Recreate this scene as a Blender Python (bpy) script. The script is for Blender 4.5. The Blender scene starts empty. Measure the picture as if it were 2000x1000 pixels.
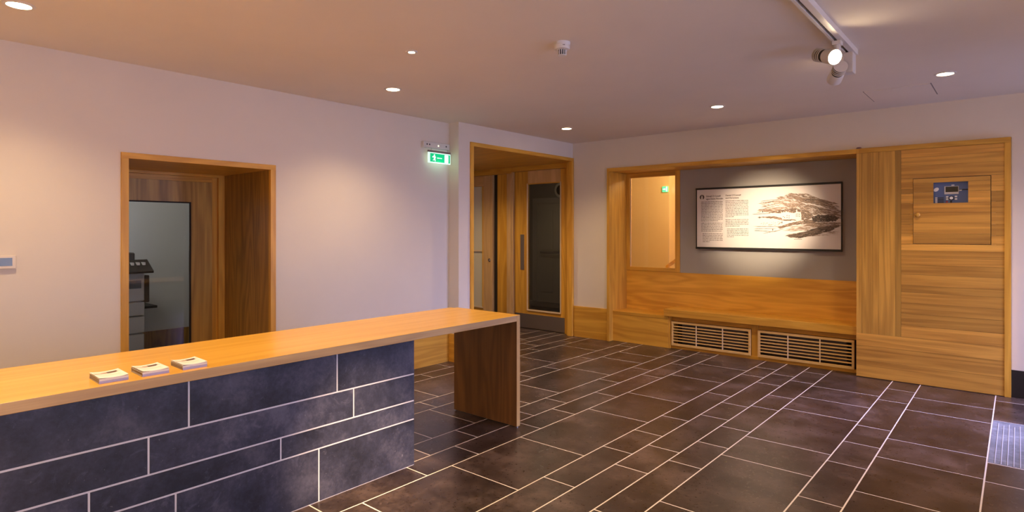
import bpy, bmesh, math, random
from mathutils import Vector, Matrix
random.seed(7)
S = bpy.context.scene
C = S.collection
R = math.radians

# ------------------------------------------------------------------ camera
CAMH = 1.45
cam_d = bpy.data.cameras.new('camera'); cam_d.sensor_width = 36; cam_d.lens = 1162.0 * 36 / 2000
cam_d.shift_y = -51 / 2000.0; cam_d.clip_start = 0.05
cam = bpy.data.objects.new('camera', cam_d); C.objects.link(cam)
cam.location = (0, 0, CAMH); cam.rotation_euler = (R(90), 0, R(40.4))
S.camera = cam

# ------------------------------------------------------------------ world / exposure
S.view_settings.view_transform = 'Standard'; S.view_settings.look = 'None'
S.view_settings.gamma = 1; S.view_settings.use_curve_mapping = False
S.view_settings.exposure = 0.78
S.cycles.use_denoising = True
S.cycles.max_bounces = 10; S.cycles.diffuse_bounces = 6; S.cycles.glossy_bounces = 5
S.cycles.sample_clamp_indirect = 6
w = bpy.data.worlds.new('sky'); S.world = w; w.use_nodes = True
w.node_tree.nodes['Background'].inputs[0].default_value = (0.48, 0.60, 1.0, 1)
w.node_tree.nodes['Background'].inputs[1].default_value = 3.6

H = 2.63            # ceiling height
XL, XP = -4.80, -4.65   # left wall, the part of it that steps forward
YB = 6.75           # back wall
XR, YN = 2.20, -2.60    # wall on the right, wall behind the camera
WARM = (1.0, 0.69, 0.36)
DL_POWER, HAL_POWER = 35, 62
PEND = 13.0

def lamp(name, loc, power, color=WARM, angle=120, blend=0.7, radius=0.035, target=None, kind='SPOT'):
    d = bpy.data.lights.new(name, kind); d.energy = power; d.color = color
    d.shadow_soft_size = radius
    if kind == 'SPOT': d.spot_size = R(angle); d.spot_blend = blend
    o = bpy.data.objects.new(name, d); C.objects.link(o); o.location = loc
    if target is not None:
        o.rotation_euler = (Vector(target) - Vector(loc)).to_track_quat('-Z', 'Y').to_euler()
    return o

# area lamp added outside the entrance door, standing in for bright sky
ad = bpy.data.lights.new('entrance_sky_fill', 'AREA'); ad.energy = 170; ad.color = (0.50, 0.50, 1.0); ad.shape = 'RECTANGLE'; ad.size = 1.6; ad.size_y = 1.4; ad.spread = R(80)
ao = bpy.data.objects.new('entrance_sky_fill', ad); C.objects.link(ao); ao.location = (3.6, 6.0, 2.6)
ao.rotation_euler = (Vector((-0.75, 5.3, 0)) - ao.location).to_track_quat('-Z', 'Y').to_euler()

# ------------------------------------------------------------------ materials
def mat(name, col, rough=0.5, metal=0.0, emit=None, es=1.0, spec=0.5):
    m = bpy.data.materials.new(name); m.use_nodes = True
    b = m.node_tree.nodes['Principled BSDF']
    b.inputs['Base Color'].default_value = (*col, 1); b.inputs['Roughness'].default_value = rough
    b.inputs['Metallic'].default_value = metal; b.inputs['Specular IOR Level'].default_value = spec
    if emit:
        b.inputs['Emission Color'].default_value = (*emit, 1); b.inputs['Emission Strength'].default_value = es
    return m

def N(m, t, **kw):
    n = m.node_tree.nodes.new(t)
    for k, v in kw.items(): setattr(n, k, v)
    return n
def L(m, a, b): m.node_tree.links.new(a, b)
def ramp(m, pts):
    r = N(m, 'ShaderNodeValToRGB'); e = r.color_ramp.elements
    while len(e) < len(pts): e.new(0.5)
    for i, (p, c) in enumerate(pts): e[i].position = p; e[i].color = (*c, 1)
    return r
def noise(m, vec, scale, detail=4, rough=0.55, dist=0.0):
    n = N(m, 'ShaderNodeTexNoise'); n.inputs['Scale'].default_value = scale
    n.inputs['Detail'].default_value = detail; n.inputs['Roughness'].default_value = rough
    n.inputs['Distortion'].default_value = dist
    L(m, vec, n.inputs['Vector']); return n
def mathn(m, op, a, b=None):
    n = N(m, 'ShaderNodeMath', operation=op)
    for i, v in enumerate((a, b)):
        if v is None: continue
        if isinstance(v, (int, float)): n.inputs[i].default_value = v
        else: L(m, v, n.inputs[i])
    return n.outputs[0]
def bump(m, h, strength, dist=0.002):
    b = N(m, 'ShaderNodeBump'); b.inputs['Strength'].default_value = strength; b.inputs['Distance'].default_value = dist
    L(m, h, b.inputs['Height']); L(m, b.outputs[0], m.node_tree.nodes['Principled BSDF'].inputs['Normal'])

def oak(name, axis, light, dark, rough=0.38, rings=16, along=0.55, across=5.0, vary=0.10, contrast=0.85):
    """oak veneer: cathedral figure from a noise stretched along the grain, fine pores on top"""
    m = mat(name, light, rough)
    tc = N(m, 'ShaderNodeTexCoord'); oi = N(m, 'ShaderNodeObjectInfo')
    off = N(m, 'ShaderNodeVectorMath', operation='SCALE'); off.inputs[0].default_value = (13.7, 7.9, 21.3)
    L(m, oi.outputs['Random'], off.inputs['Scale'])
    add = N(m, 'ShaderNodeVectorMath', operation='ADD'); L(m, tc.outputs['Object'], add.inputs[0]); L(m, off.outputs[0], add.inputs[1])
    def stretched(al, ac):
        v = N(m, 'ShaderNodeVectorMath', operation='MULTIPLY')
        s = [ac, ac, ac]; s['xyz'.index(axis)] = al
        v.inputs[1].default_value = s; L(m, add.outputs[0], v.inputs[0]); return v.outputs[0]
    n1 = noise(m, stretched(along, across), 1.0, 2, 0.45, 0.25)
    ring = mathn(m, 'SINE', mathn(m, 'MULTIPLY', n1.outputs['Fac'], rings * 3.2))
    ring = mathn(m, 'MULTIPLY', mathn(m, 'ADD', ring, 1.0), 0.5)
    n2 = noise(m, stretched(3.5, 170), 1.0, 3, 0.6)
    n3 = noise(m, stretched(0.5, 9), 1.0, 3, 0.5)
    f = mathn(m, 'ADD', mathn(m, 'MULTIPLY', ring, 0.34 * contrast), mathn(m, 'MULTIPLY', n2.outputs['Fac'], 0.62 * contrast))
    f = mathn(m, 'ADD', f, mathn(m, 'MULTIPLY', n3.outputs['Fac'], 0.9 * contrast))
    f = mathn(m, 'SUBTRACT', f, 0.42 * contrast)
    r = ramp(m, [(0.05, light), (0.95, dark)]); L(m, f, r.inputs[0])
    hv = N(m, 'ShaderNodeHueSaturation'); L(m, r.outputs[0], hv.inputs['Color'])
    L(m, mathn(m, 'ADD', mathn(m, 'MULTIPLY', oi.outputs['Random'], vary * 2), 1 - vary), hv.inputs['Value'])
    L(m, hv.outputs[0], m.node_tree.nodes['Principled BSDF'].inputs['Base Color'])
    bump(m, n2.outputs['Fac'], 0.25, 0.0006)
    return m

OL, OD = (0.82, 0.46, 0.065), (0.46, 0.20, 0.018)
oak_x = oak('oak_grain_x', 'x', OL, OD); oak_y = oak('oak_grain_y', 'y', OL, OD); oak_z = oak('oak_grain_z', 'z', OL, OD)
door_oak = oak('office_door_oak', 'z', (0.66, 0.41, 0.09), (0.20, 0.095, 0.018), 0.4, 20, 0.4, 4, vary=0.05, contrast=0.9)
top_oak = oak('counter_oak', 'y', (0.76, 0.43, 0.075), (0.50, 0.235, 0.022), 0.27, 9, 0.3, 9, vary=0.0, contrast=0.6)
edge_oak = oak('counter_edge_oak', 'y', (0.66, 0.44, 0.20), (0.36, 0.21, 0.085), 0.45, vary=0.0)
edge_oak_z = oak('counter_edge_oak_z', 'z', (0.66, 0.42, 0.16), (0.46, 0.26, 0.08), 0.45, vary=0.0)
leg_oak_shaded = oak('counter_oak_shaded', 'z', (0.27, 0.115, 0.026), (0.10, 0.036, 0.009), 0.42, vary=0.0)  # darker copy of the oak: shade on leg and underside is in the colour
pl_x = oak('cladding_oak_x', 'x', (0.84, 0.455, 0.085), (0.27, 0.10, 0.013), 0.42, 9, 0.45, 12, 0.30, 0.8)
pl_z = oak('cladding_oak_z', 'z', (0.74, 0.42, 0.08), (0.24, 0.105, 0.014), 0.42, 9, 0.45, 12, 0.24, 0.8)
pale_x = oak('pale_oak_x', 'x', (0.72, 0.46, 0.19), (0.54, 0.31, 0.11), 0.45, vary=0.05)
pale_z = oak('pale_oak_z', 'z', (0.72, 0.48, 0.22), (0.50, 0.30, 0.12), 0.45, vary=0.05)
slat_oak = oak('grille_oak', 'x', (0.80, 0.55, 0.22), (0.62, 0.38, 0.12), 0.45, vary=0.06)

def plaster(name, col):
    m = mat(name, col, 0.9, spec=0.2)
    tc = N(m, 'ShaderNodeTexCoord'); n = noise(m, tc.outputs['Object'], 2.0, 3)
    r = ramp(m, [(0.3, tuple(c * 0.965 for c in col)), (0.7, col)]); L(m, n.outputs['Fac'], r.inputs[0])
    L(m, r.outputs[0], m.node_tree.nodes['Principled BSDF'].inputs['Base Color'])
    n2 = noise(m, tc.outputs['Object'], 220, 2); bump(m, n2.outputs['Fac'], 0.08, 0.001)
    return m
wall_m = plaster('white_paint', (0.78, 0.72, 0.64)); ceil_m = plaster('ceiling_paint', (0.80, 0.73, 0.66))
grey_m = plaster('grey_paint', (0.38, 0.365, 0.355)); tan_m = plaster('tan_paint', (0.74, 0.57, 0.31))
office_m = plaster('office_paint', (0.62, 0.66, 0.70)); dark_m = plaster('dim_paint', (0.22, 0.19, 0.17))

def stone(name, c0, c1, c2, rough, speck=0.25):
    m = mat(name, c0, rough)
    tc = N(m, 'ShaderNodeTexCoord'); oi = N(m, 'ShaderNodeObjectInfo')
    off = N(m, 'ShaderNodeVectorMath', operation='SCALE'); off.inputs[0].default_value = (9.1, 17.3, 5.7)
    L(m, oi.outputs['Random'], off.inputs['Scale'])
    add = N(m, 'ShaderNodeVectorMath', operation='ADD'); L(m, tc.outputs['Object'], add.inputs[0]); L(m, off.outputs[0], add.inputs[1])
    v = add.outputs[0]
    big = noise(m, v, 3.2, 6, 0.62); fine = noise(m, v, 42, 5, 0.7); sp = noise(m, v, 75, 2, 0.5, 0.6)
    f = mathn(m, 'ADD', mathn(m, 'MULTIPLY', big.outputs['Fac'], 0.72), mathn(m, 'MULTIPLY', fine.outputs['Fac'], 0.28))
    r = ramp(m, [(0.38, c0), (0.5, c1), (0.63, c2)]); L(m, f, r.inputs[0])
    s = mathn(m, 'MULTIPLY', mathn(m, 'GREATER_THAN', sp.outputs['Fac'], 0.735), speck)
    mix = N(m, 'ShaderNodeMixRGB'); mix.inputs['Color2'].default_value = (0.42, 0.40, 0.40, 1)
    L(m, s, mix.inputs['Fac']); L(m, r.outputs[0], mix.inputs['Color1'])
    # faint scuffs drawn out in two directions
    sc = noise(m, v, 6, 8, 0.75, 1.5)
    rr = ramp(m, [(0.57, (0, 0, 0)), (0.72, (1, 1, 1))]); L(m, sc.outputs['Fac'], rr.inputs[0])
    mix2 = N(m, 'ShaderNodeMixRGB'); mix2.inputs['Color2'].default_value = (c2[0] * 1.9, c2[1] * 1.9, c2[2] * 1.9, 1)
    L(m, mathn(m, 'MULTIPLY', rr.outputs[0], 0.45), mix2.inputs['Fac']); L(m, mix.outputs[0], mix2.inputs['Color1'])
    hv = N(m, 'ShaderNodeHueSaturation'); L(m, mix2.outputs[0], hv.inputs['Color'])
    L(m, mathn(m, 'ADD', mathn(m, 'MULTIPLY', oi.outputs['Random'], 0.35), 0.82), hv.inputs['Value'])
    b = m.node_tree.nodes['Principled BSDF']
    L(m, hv.outputs[0], b.inputs['Base Color'])
    L(m, mathn(m, 'ADD', mathn(m, 'MULTIPLY', fine.outputs['Fac'], 0.25), rough - 0.12), b.inputs['Roughness'])
    bump(m, fine.outputs['Fac'], 0.16, 0.0008)
    return m
floor_tile_m = stone('floor_tile', (0.022, 0.013, 0.011), (0.044, 0.029, 0.025), (0.105, 0.073, 0.064), 0.30)
clad_tile_m = stone('counter_tile', (0.014, 0.015, 0.026), (0.034, 0.036, 0.062), (0.085, 0.085, 0.125), 0.5, 0.2)
grout_m = mat('grout', (0.80, 0.72, 0.64), 0.9); grout2_m = mat('counter_grout', (0.70, 0.68, 0.72), 0.9)
white_pl = mat('white_plastic', (0.72, 0.70, 0.68), 0.45); grey_pl = mat('grey_plastic', (0.55, 0.55, 0.56), 0.5)
black_m = mat('black', (0.012, 0.012, 0.013), 0.5); dark_gap = mat('dark_gap', (0.02, 0.014, 0.010), 0.8)
steel = mat('brushed_steel', (0.46, 0.42, 0.42), 0.34, 1.0); chrome = mat('chrome', (0.75, 0.75, 0.76), 0.15, 1.0)
alu = mat('white_aluminium', (0.70, 0.67, 0.66), 0.4); skirt_black = mat('black_skirting', (0.014, 0.013, 0.014), 0.4)
bead_m = mat('pale_bead', (0.78, 0.62, 0.42), 0.4)
lens_m = mat('lamp_lens', (1, 1, 1), 0.3, emit=(1.0, 0.72, 0.42), es=22.0)
hal_m = mat('halogen_lens', (1, 1, 1), 0.3, emit=(1.0, 0.78, 0.5), es=60.0)
mat_m = stone('mat_granite', (0.12, 0.13, 0.14), (0.20, 0.21, 0.23), (0.34, 0.35, 0.38), 0.6, 0.5)

def glass(name, tint=(1, 1, 1), refl=1.0, haze=None, amount=0.0):
    m = bpy.data.materials.new(name); m.use_nodes = True; nt = m.node_tree
    nt.nodes.remove(nt.nodes['Principled BSDF']); out = nt.nodes['Material Output']
    t = N(m, 'ShaderNodeBsdfTransparent'); t.inputs[0].default_value = (*tint, 1)
    g = N(m, 'ShaderNodeBsdfGlossy'); g.inputs['Roughness'].default_value = 0.01
    fr = N(m, 'ShaderNodeFresnel'); fr.inputs[0].default_value = 1.5
    mx = N(m, 'ShaderNodeMixShader'); L(m, mathn(m, 'MULTIPLY', fr.outputs[0], refl), mx.inputs[0])
    src = t.outputs[0]
    if haze:
        d = N(m, 'ShaderNodeBsdfDiffuse'); d.inputs[0].default_value = (*haze, 1)
        m2 = N(m, 'ShaderNodeMixShader'); m2.inputs[0].default_value = amount
        L(m, t.outputs[0], m2.inputs[1]); L(m, d.outputs[0], m2.inputs[2]); src = m2.outputs[0]
    L(m, src, mx.inputs[1]); L(m, g.outputs[0], mx.inputs[2]); L(m, mx.outputs[0], out.inputs[0])
    return m
clear = glass('clear_glass', (0.90, 0.92, 0.92), 0.7); frosted = glass('obscured_glass', (0.9, 0.9, 0.85), 1.0, (0.85, 0.83, 0.70), 0.85)
day_glass = glass('daylight_glass', (0.96, 0.97, 1.0), 1.0)

# ------------------------------------------------------------------ builders
class MB:
    def __init__(s): s.v, s.f, s.m = [], [], []
    def box(s, x0, x1, y0, y1, z0, z1, mi=0, sides=None):
        """sides: {'+x': material index ...} for single faces"""
        if x0 > x1: x0, x1 = x1, x0
        if y0 > y1: y0, y1 = y1, y0
        if z0 > z1: z0, z1 = z1, z0
        b = len(s.v)
        s.v += [(x0, y0, z0), (x1, y0, z0), (x1, y1, z0), (x0, y1, z0), (x0, y0, z1), (x1, y0, z1), (x1, y1, z1), (x0, y1, z1)]
        fs = [('-z', (3, 2, 1, 0)), ('+z', (4, 5, 6, 7)), ('-y', (0, 1, 5, 4)), ('+x', (1, 2, 6, 5)), ('+y', (2, 3, 7, 6)), ('-x', (3, 0, 4, 7))]
        for k, f in fs:
            s.f.append(tuple(b + i for i in f)); s.m.append((sides or {}).get(k, mi))
        return s
    def prism(s, pts, axis, a, b, mi=0):
        """polygon pts extruded along axis from a to b; pts are the other two coordinates in xyz order"""
        def P(p, t):
            return {'x': (t, p[0], p[1]), 'y': (p[0], t, p[1]), 'z': (p[0], p[1], t)}[axis]
        n = len(pts); o = len(s.v)
        s.v += [P(p, a) for p in pts] + [P(p, b) for p in pts]
        s.f.append(tuple(o + i for i in range(n))); s.m.append(mi)
        s.f.append(tuple(o + n + i for i in reversed(range(n)))); s.m.append(mi)
        for i in range(n):
            j = (i + 1) % n; s.f.append((o + i, o + n + i, o + n + j, o + j)); s.m.append(mi)
        return s
    def lathe(s, c, prof, axis=(0, 0, 1), n=28, mi=0):
        """prof: (radius, distance along axis) list"""
        q = Vector((0, 0, 1)).rotation_difference(Vector(axis).normalized()); c = Vector(c); o = len(s.v)
        for r, t in prof:
            for i in range(n):
                a = 2 * math.pi * i / n
                s.v.append(tuple(c + q @ Vector((r * math.cos(a), r * math.sin(a), t))))
        for k in range(len(prof) - 1):
            for i in range(n):
                j = (i + 1) % n
                s.f.append((o + k * n + i, o + k * n + j, o + (k + 1) * n + j, o + (k + 1) * n + i)); s.m.append(mi)
        if prof[0][0] > 1e-6: s.f.append(tuple(o + i for i in reversed(range(n)))); s.m.append(mi)
        if prof[-1][0] > 1e-6: s.f.append(tuple(o + (len(prof) - 1) * n + i for i in range(n))); s.m.append(mi)
        return s
    def build(s, name, mats, parent=None, bevel=0.0, smooth=False):
        me = bpy.data.meshes.new(name)
        off = Vector((0, 0, 0)); p = parent
        while p is not None: off += p.location; p = p.parent
        me.from_pydata([tuple(Vector(v) - off) for v in s.v], [], s.f); me.update()
        for mm in (mats if isinstance(mats, (list, tuple)) else [mats]): me.materials.append(mm)
        for p, mi in zip(me.polygons, s.m): p.material_index = mi
        bm = bmesh.new(); bm.from_mesh(me)
        bmesh.ops.recalc_face_normals(bm, faces=bm.faces[:])
        if bevel: bmesh.ops.bevel(bm, geom=bm.edges[:], offset=bevel, segments=1, affect='EDGES', profile=0.5)
        bm.to_mesh(me); bm.free()
        if smooth:
            for p in me.polygons: p.use_smooth = True
            me.set_sharp_from_angle(angle=R(35))
        o = bpy.data.objects.new(name, me); C.objects.link(o)
        if parent is not None: o.parent = parent
        return o
def bx(name, m, parent, *a, bevel=0.0, **k): return MB().box(*a, **k).build(name, m, parent, bevel)
def tag(o, label, cat, group=None, kind=None):
    o['label'] = label; o['category'] = cat
    if group: o['group'] = group
    if kind: o['kind'] = kind
    return o
def thing(name, loc, label, cat, group=None, kind=None):
    o = bpy.data.objects.new(name, None); C.objects.link(o); o.location = loc; o.empty_display_size = 0.1
    return tag(o, label, cat, group, kind)
def copy_tree(o, parent=None):
    c = o.copy(); C.objects.link(c)
    if parent is not None: c.parent = parent
    for ch in list(o.children): copy_tree(ch, c)
    return c
def text(body, size, loc, m, parent, name, rot=(90, 0, 0), align='LEFT', bold=0.0):
    cu = bpy.data.curves.new(name, 'FONT'); cu.body = body; cu.size = size; cu.extrude = 0.0002; cu.offset = bold
    cu.align_x = align; cu.materials.append(m)
    tmp = bpy.data.objects.new(name, cu); me = bpy.data.meshes.new_from_object(tmp); bpy.data.objects.remove(tmp)
    o = bpy.data.objects.new(name, me); C.objects.link(o)
    off = Vector((0, 0, 0)); p = parent
    while p is not None: off += p.location; p = p.parent
    o.parent = parent; o.location = Vector(loc) - off; o.rotation_euler = tuple(R(a) for a in rot)
    return o

# ------------------------------------------------------------------ floor and its tiles
floor = bx('floor', grout_m, None, -8.3, XR, YN, 9.9, -0.10, -0.0007)
tag(floor, 'dark stone tiled floor with pale grout lines', 'floor', kind='structure')
J = 0.0042
rows = [
 (-8.15, -7.35, [5.6, 6.5, 7.4, 8.3]), (-7.35, -6.82, [5.0, 5.9, 6.8, 7.7, 8.6]), (-6.82, -6.60, [5.3, 6.2, 7.1, 8.0, 8.9]),
 (-6.60, -6.05, [5.4, 6.27]), (-6.05, -5.83, [5.3, 6.15]), (-5.83, -5.25, [4.95, 5.8, 6.46]),
 (-5.25, -4.99, [5.25, 6.12]), (-4.99, -4.827, [5.20, 6.045]), (-4.827, -4.572, [5.022, 5.879]),
 (-4.572, -4.372, [3.953, 4.80, 5.662, 6.324]), (-4.372, -3.842, [2.67, 3.53, 4.40, 5.251, 6.098]),
 (-3.842, -3.622, [3.309, 3.96, 4.585, 5.028, 5.674, 6.561]), (-3.622, -3.106, [2.793, 3.224, 3.88, 4.306, 5.163, 5.834, 6.213]),
 (-3.106, -2.880, [2.575, 3.014, 3.652, 4.093, 4.959, 5.602, 6.452]), (-2.880, -2.655, [1.694, 2.349, 2.791, 3.443, 3.885, 4.527, 5.386, 6.039, 6.698]),
 (-2.655, -2.122, [1.892, 2.548, 3.208, 4.074, 4.714, 5.577, 6.226]), (-2.122, -1.902, [2.781, 3.437, 3.866, 4.302, 5.178, 6.05, 6.467]),
 (-1.902, -1.678, [3.219, 3.654, 4.52, 4.956, 5.824, 6.272]), (-1.678, -1.462, [2.627, 3.494, 3.935, 4.354, 5.019, 5.448, 6.104, 6.567]),
 (-1.462, -0.918, [2.935, 3.802, 4.253, 5.118, 5.574, 6.02]), (-0.918, -0.696, [3.484, 4.135, 4.59, 5.035, 5.91, 6.363]),
 (-0.696, -0.150, [3.756, 4.415, 4.847, 5.719, 6.174]), (-0.150, 0.38, [3.73, 4.383, 4.747, 5.83, 6.512]),
 (0.38, 0.60, [3.35, 4.21, 4.747, 5.83, 6.33]), (0.60, 1.13, [3.60, 4.747, 5.83, 6.40]), (1.13, 1.40, [3.9, 4.747, 5.83, 6.2]), (1.40, 1.93, [3.5, 4.3, 5.1, 5.9])]
for ri, (x0, x1, js) in enumerate(rows):
    lobby = x0 < -4.6
    ymin, ymax = (4.60 if x0 < -4.83 else 0.1) if lobby else (0.1 if x0 < -2.0 else 1.0), (9.55 if x0 < -4.9 else 6.88 if lobby else 6.836)
    js = sorted(js); k = ri
    while js[0] > ymin + 0.3:
        js.insert(0, js[0] - (0.865 if k % 2 else 0.65)); k += 1
    js = [j for j in js if ymin < j < ymax - 0.02]
    ys = [ymin] + [j for j in js if j - ymin > 0.05] + [ymax]
    for a, b in zip(ys, ys[1:]):
        if x0 > -0.2 and x1 < 1.2 and abs(a - 4.747) < 0.01: continue          # the entrance mat lies here
        z = random.uniform(-0.0002, 0.0001)
        bx('tile', floor_tile_m, floor, x0 + J, x1 - J, a + J, b - J, -0.02, z)

# ------------------------------------------------------------------ walls and ceiling
wl = MB()
wl.box(-5.62, XL, YN, 1.40, 0, H).box(-5.62, XL, 2.54, 4.565, 0, H).box(-5.62, XL, 1.40, 2.54, 1.997, H)
wl.box(-8.2, XP, 4.565, 4.74, 0, H).box(-8.2, XP, 4.74, YB + 0.15, 2.43, H)
tag(wl.build('wall_left', wall_m), 'white painted wall behind the reception counter with office opening and door portal', 'wall', kind='structure')
wb = MB()
wb.box(XP - 0.05, -4.09, YB, YB + 0.15, 0, H).box(-4.09, -0.045, YB, YB + 0.15, 2.256, H).box(-0.045, XR, YB, YB + 0.15, 0, H)
wb.box(-1.21, -0.045, YB + 0.12, YB + 0.15, 0, 2.256).box(-1.21, -1.13, YB + 0.15, 7.5, 0, 2.256)
tag(wb.build('wall_back', wall_m), 'white painted wall around the bench alcove', 'wall', kind='structure')
wr = MB(); T = XR + 0.15
wr.box(XR, T, YN, 0.3, 0, H).box(XR, T, 0.3, 2.9, 0, 0.25).box(XR, T, 0.3, 2.9, 2.35, H).box(XR, T, 2.9, 5.25, 0, H)
wr.box(XR, T, 5.25, 6.5, 2.2, H).box(XR, T, 6.5, YB, 0, H)
tag(wr.build('wall_right', wall_m), 'white wall on the entrance side', 'wall', kind='structure')
wn = MB(); wn.box(-8.35, T, YN - 0.15, YN, 0, H)
tag(wn.build('wall_front', wall_m), 'white wall opposite the bench alcove', 'wall', kind='structure')
ceiling = MB().box(-8.2, XR + 0.15, YN - 0.15, 9.9, H, H + 0.1).build('ceiling', ceil_m)
tag(ceiling, 'white plaster ceiling with recessed lights', 'ceiling', kind='structure')
hatch = MB().box(-1.005, -0.54, 5.82, 6.33, H - 0.004, H + 0.002)
hg = MB().box(-1.013, -1.005, 5.812, 6.338, H - 0.001, H + 0.002).box(-0.54, -0.532, 5.812, 6.338, H - 0.001, H + 0.002)
hg.build('hatch_gap', mat('hatch_shadow_gap', (0.25, 0.22, 0.21), 0.8), ceiling)
hatch.build('access_hatch', ceil_m, ceiling)

# daylight openings on the entrance side (outside the view)
for nm, (a, b, z0, z1) in (('window_2', (0.3, 2.9, 0.25, 2.35)), ('door_4', (5.25, 6.5, 0.0, 2.2))):
    e = thing(nm, (XR, a, z0), 'oak framed glazed opening to the outside in the entrance wall' if nm == 'window_2' else 'oak framed glazed entrance door beside the mat', 'window' if nm == 'window_2' else 'door', kind='structure')
    fr = MB()
    fr.box(XR + 0.03, XR + 0.10, a, a + 0.07, z0, z1).box(XR + 0.03, XR + 0.10, b - 0.07, b, z0, z1)
    fr.box(XR + 0.03, XR + 0.10, a + 0.07, b - 0.07, z1 - 0.07, z1).box(XR + 0.03, XR + 0.10, a + 0.07, b - 0.07, z0, z0 + 0.07)
    fr.box(XR + 0.03, XR + 0.10, (a + b) / 2 - 0.03, (a + b) / 2 + 0.03, z0 + 0.07, z1 - 0.07)
    fr.build('frame', oak_z, e)
    bx('pane', day_glass, e, XR + 0.06, XR + 0.066, a + 0.07, (a + b) / 2 - 0.03, z0 + 0.07, z1 - 0.07)
    bx('pane', day_glass, e, XR + 0.06, XR + 0.066, (a + b) / 2 + 0.03, b - 0.07, z0 + 0.07, z1 - 0.07)

# skirtings
o = bx('baseboard_left', oak_y, None, XL, XL + 0.015, 2.56, 4.562, 0, 0.31, bevel=0.001)
tag(o, 'tall oak skirting board on the wall behind the counter', 'skirting', kind='structure')
o = bx('baseboard_back', oak_x, None, XP + 0.03, -4.088, YB - 0.022, YB, 0, 0.415, bevel=0.001)
tag(o, 'oak skirting board between the door portal and bench alcove', 'skirting', kind='structure')
o = bx('baseboard_right', skirt_black, None, -0.046, XR, YB - 0.012, YB, 0, 0.235, bevel=0.001)
tag(o, 'black skirting board right of the oak cupboard', 'skirting', kind='structure')
o = bx('baseboard_pier', oak_x, None, XL + 0.016, XP, 4.545, 4.564, 0, 0.31, bevel=0.001)
tag(o, 'short oak skirting board on the wall return beside the door portal', 'skirting', kind='structure')

# entrance mat: granite with grooves
m_ = thing('entrance_mat', (0.5, 5.28, 0), 'pale grey ribbed entrance mat set into the floor at right', 'mat')
bx('mat_surface', mat_m, m_, -0.146, 1.13, 4.752, 5.826, -0.02, 0.0005)
groove = mat('mat_groove', (0.46, 0.46, 0.49), 0.6)
for i in range(34):
    x = -0.112 + i * 0.0305
    if x > 1.1: break
    bx('rib', groove, m_, x - 0.0022, x + 0.0022, 4.76, 5.76 - 0.05 * (i % 2), 0.0005, 0.0022)

# ------------------------------------------------------------------ office opening and door
od = thing('door_1', (XL, 1.97, 0), 'oak lined opening with a glazed oak office door behind the counter', 'door', kind='structure')
PR = 0.016
oo = [('-x', 0)]
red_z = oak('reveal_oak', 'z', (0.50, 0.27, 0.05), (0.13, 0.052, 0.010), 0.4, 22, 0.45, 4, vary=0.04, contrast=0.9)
for nm, m, a in (
    ('frame_jamb', oak_z, (XL - 0.02, XL + PR, 1.40, 1.447, 0, 1.955)), ('frame_jamb', oak_z, (XL - 0.02, XL + PR, 2.493, 2.54, 0, 1.955)),
    ('frame_head', oak_y, (XL - 0.02, XL + PR, 1.40, 2.54, 1.955, 1.997)),
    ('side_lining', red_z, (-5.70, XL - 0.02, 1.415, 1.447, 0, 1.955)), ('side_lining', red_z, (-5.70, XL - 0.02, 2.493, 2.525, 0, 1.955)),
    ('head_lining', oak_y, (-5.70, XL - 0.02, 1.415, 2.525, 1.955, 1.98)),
    ('door_frame', oak_z, (-5.70, -5.645, 2.437, 2.493, 0, 1.955)), ('door_frame', oak_z, (-5.70, -5.645, 1.447, 1.50, 0, 1.955)),
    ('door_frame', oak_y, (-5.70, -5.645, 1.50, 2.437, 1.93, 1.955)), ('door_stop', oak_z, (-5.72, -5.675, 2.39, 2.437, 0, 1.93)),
    ('door_stop', oak_y, (-5.72, -5.675, 1.50, 2.39, 1.885, 1.93)), ('wall_infill', wall_m, (-5.70, -5.62, 2.525, 2.60, 0, H)), ('wall_infill', wall_m, (-5.70, -5.62, 1.34, 1.415, 0, H))):
    bx(nm, m, od, *a, bevel=0.0012)
leaf = bx('door_leaf', door_oak, od, -5.71, -5.665, 2.203, 2.388, 0.01, 1.884, bevel=0.001); leaf['label'] = 'lock stile of the door'
for (nm, m, a) in (('top_rail', door_oak, (-5.71, -5.665, 1.51, 2.203, 1.70, 1.884)), ('bottom_rail', oak_y, (-5.71, -5.665, 1.51, 2.203, 0.01, 0.25)),
                   ('stile', door_oak, (-5.71, -5.665, 1.505, 1.60, 0.01, 1.884)),
                   ('glazing_bead', dark_gap, (-5.672, -5.660, 2.190, 2.203, 0.25, 1.70)), ('glazing_bead', dark_gap, (-5.672, -5.660, 1.60, 2.19, 1.688, 1.70)),
                   ('pane', clear, (-5.690, -5.684, 1.60, 2.195, 0.25, 1.695))):
    bx(nm, m, leaf, *a)
# office beyond
tag(bx('floor_office', mat('office_carpet', (0.06, 0.06, 0.07), 0.9), None, -7.5, -5.72, 0.6, 4.5, 0, 0.006), 'dark carpet of the office behind the glazed door', 'floor', kind='structure')
of = MB()
of.box(-7.60, -7.50, 0.50, 4.56, 0, H).box(-7.5, -5.62, 0.50, 0.60, 0, H)
tag(of.build('wall_office', office_m), 'grey white office wall seen through the glazed door', 'wall', kind='structure')
o = bx('baseboard_office', red_z, None, -7.50, -7.485, 0.60, 4.5, 0, 0.302)
tag(o, 'dark oak skirting board in the office', 'skirting', kind='structure')
lamp('office_light', (-6.4, 1.2, 2.4), 13, (1.0, 0.95, 0.88), kind='POINT', radius=0.15)  # bare point light added to brighten the office, no fitting behind it

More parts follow.
